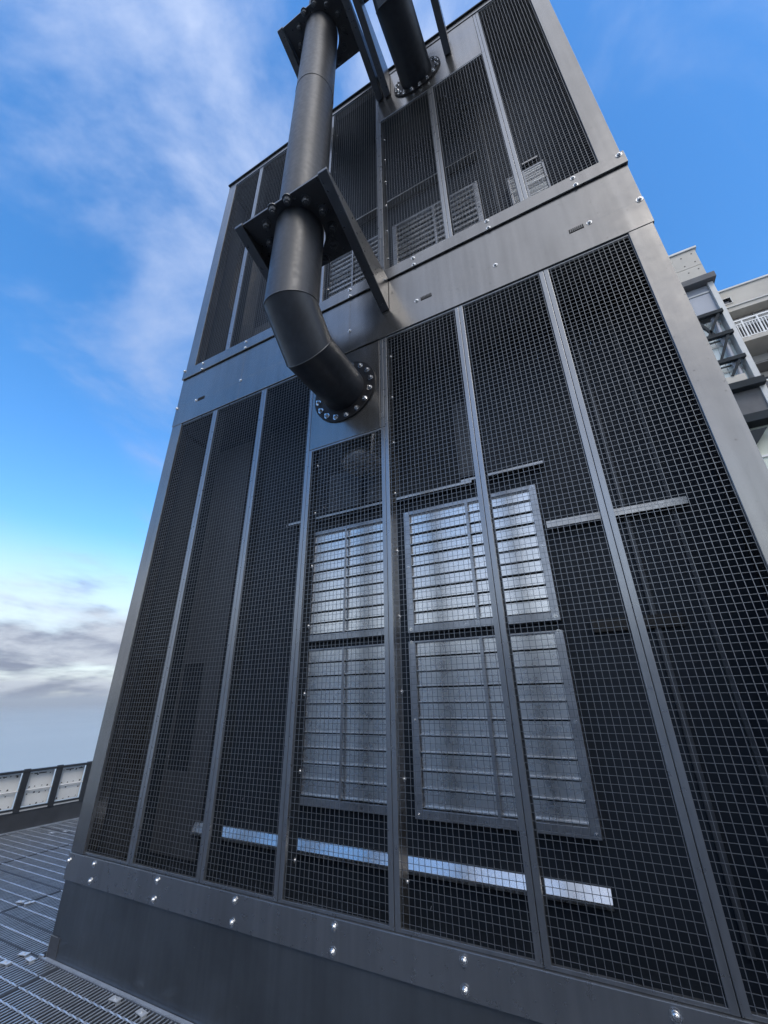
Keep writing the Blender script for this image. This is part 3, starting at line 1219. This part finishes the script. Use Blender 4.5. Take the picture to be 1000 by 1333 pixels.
ap = thing('apartment_block', (12, YB + 0.4, GZ), 'beige apartment block with white railed balcony at far right', 'building')
Y2 = YB + 0.35
AX = 20.0
b = MB()
b.box(7.785, 7.94, Y2, Y2 + 6, 16.8, 18.02)
b.box(8.21, AX, Y2, Y2 + 6, 16.8, 18.02)
b.box(7.94, 8.21, Y2, Y2 + 6, 17.58, 18.02)
b.box(7.94, 8.21, Y2, Y2 + 6, 16.8, 17.28)
b.build('wall', M['conc'], ap)
b = MB()
b.box(7.785, AX, Y2 - 0.06, Y2 + 6, 18.025, 18.12)
b.build('roof_coping', M['trim'], ap, bevel=0.01)
b = MB()
b.box(7.90, 7.94, Y2 - 0.03, Y2 + 0.08, 17.24, 17.62)
b.box(8.21, 8.25, Y2 - 0.03, Y2 + 0.08, 17.24, 17.62)
b.box(7.94, 8.21, Y2 - 0.028, Y2 + 0.08, 17.58, 17.62)
b.box(7.94, 8.21, Y2 - 0.028, Y2 + 0.08, 17.24, 17.28)
wf = b.build('window_frame', M['panelg'], ap)
b = MB()
b.box(7.942, 8.208, Y2 + 0.09, Y2 + 0.11, 17.282, 17.578)
b.build('pane', M['pane'], wf)
b = MB()
b.box(7.785, AX, Y2 - 0.05, Y2 - 0.002, 17.02, 17.06)
b.build('string_course', M['trim'], ap)
# recessed storey with the balcony
b = MB()
b.box(7.785, AX, Y2 + 0.95, Y2 + 6, 12.0, 16.79)
b.build('recessed_wall', M['panelg'], ap)
for x0, x1 in ((8.12, 8.86), (8.93, 9.7), (9.77, 10.6), (10.67, 11.5)):
    b = MB()
    b.box(x0, x1, Y2 + 0.55, Y2 + 0.62, 15.0, 16.75)
    b.build('wall_panel', M['panelg'], ap)
b = MB()
b.box(7.80, 8.10, Y2 + 0.56, Y2 + 0.60, 15.0, 16.7)
b.build('balcony_door', M['glass'], ap)
for x in (8.08, 8.89, 9.73):
    b = MB()
    b.box(x, x + 0.045, Y2 + 0.5, Y2 + 0.6, 15.0, 16.78)
    b.build('mullion', M['trim'], ap)
b = MB()
b.box(7.785, AX, Y2 - 0.28, Y2 + 0.95, 14.82, 15.02)
b.build('balcony_slab', M['conc'], ap, bevel=0.01)
b = MB()
b.box(7.785, AX, Y2 - 0.20, Y2 - 0.14, 16.02, 16.09)
b.build('handrail', M['whitep'], ap)
b = MB()
b.box(7.785, AX, Y2 - 0.20, Y2 - 0.15, 15.84, 15.88)
b.build('guard_rail', M['whitep'], ap)
b = MB()
b.box(7.785, AX, Y2 - 0.20, Y2 - 0.15, 15.10, 15.14)
b.build('guard_rail', M['whitep'], ap)
x = 7.90
k = 0
while x < 13:
    b = MB()
    w = 0.028 if k % 5 == 2 else 0.014
    b.box(x - w, x + w, Y2 - 0.198, Y2 - 0.152, 15.03 if w > 0.02 else 15.15, 16.015 if w > 0.02 else 15.835)
    b.build('baluster', M['whitep'], ap)
    x += 0.105
    k += 1
b = MB()
b.box(7.92, 12.0, Y2 - 0.02, Y2 + 0.02, 15.06, 15.80)
b.build('balcony_screen', M['darkin'], ap)
# storeys below
b = MB()
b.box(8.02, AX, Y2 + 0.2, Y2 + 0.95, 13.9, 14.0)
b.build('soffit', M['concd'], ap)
b = MB()
b.box(8.25, 8.62, Y2 + 0.86, Y2 + 0.93, 12.7, 13.6)
wf2 = b.build('window_frame', M['trim'], ap)
b = MB()
b.box(8.28, 8.59, Y2 + 0.84, Y2 + 0.858, 12.73, 13.57)
b.build('pane', M['pane'], wf2)
b = MB()
b.box(7.785, AX, Y2 - 0.28, Y2 + 0.95, 11.6, 11.8)
b.build('balcony_slab', M['conc'], ap, bevel=0.01)
for z in (12.75, 12.3, 11.9):
    b = MB()
    b.box(7.80, AX, Y2 - 0.20, Y2 - 0.15, z, z + 0.05)
    b.build('guard_rail', M['whitep'], ap)
b = MB()
b.box(7.785, AX, Y2, Y2 + 6, GZ, 11.59)
b.build('lower_wall', M['conc'], ap)

# ------------------------------------------------------------------ sea haze
hm_ = bpy.data.materials.new('sea_haze')
hm_.use_nodes = True
hn = hm_.node_tree.nodes
hn.clear()
ho = hn.new('ShaderNodeOutputMaterial')
hp = hn.new('ShaderNodeVolumePrincipled')
hp.inputs['Color'].default_value = (0.99, 0.96, 0.90, 1)
hp.inputs['Density'].default_value = 0.00022
hp.inputs['Anisotropy'].default_value = 0.1
hm_.node_tree.links.new(hp.outputs[0], ho.inputs['Volume'])
b = MB()
b.box(-20100, 20100, -20100, 20100, SEA_Z - 3, 60)
b.build('haze', hm_, kind='stuff')
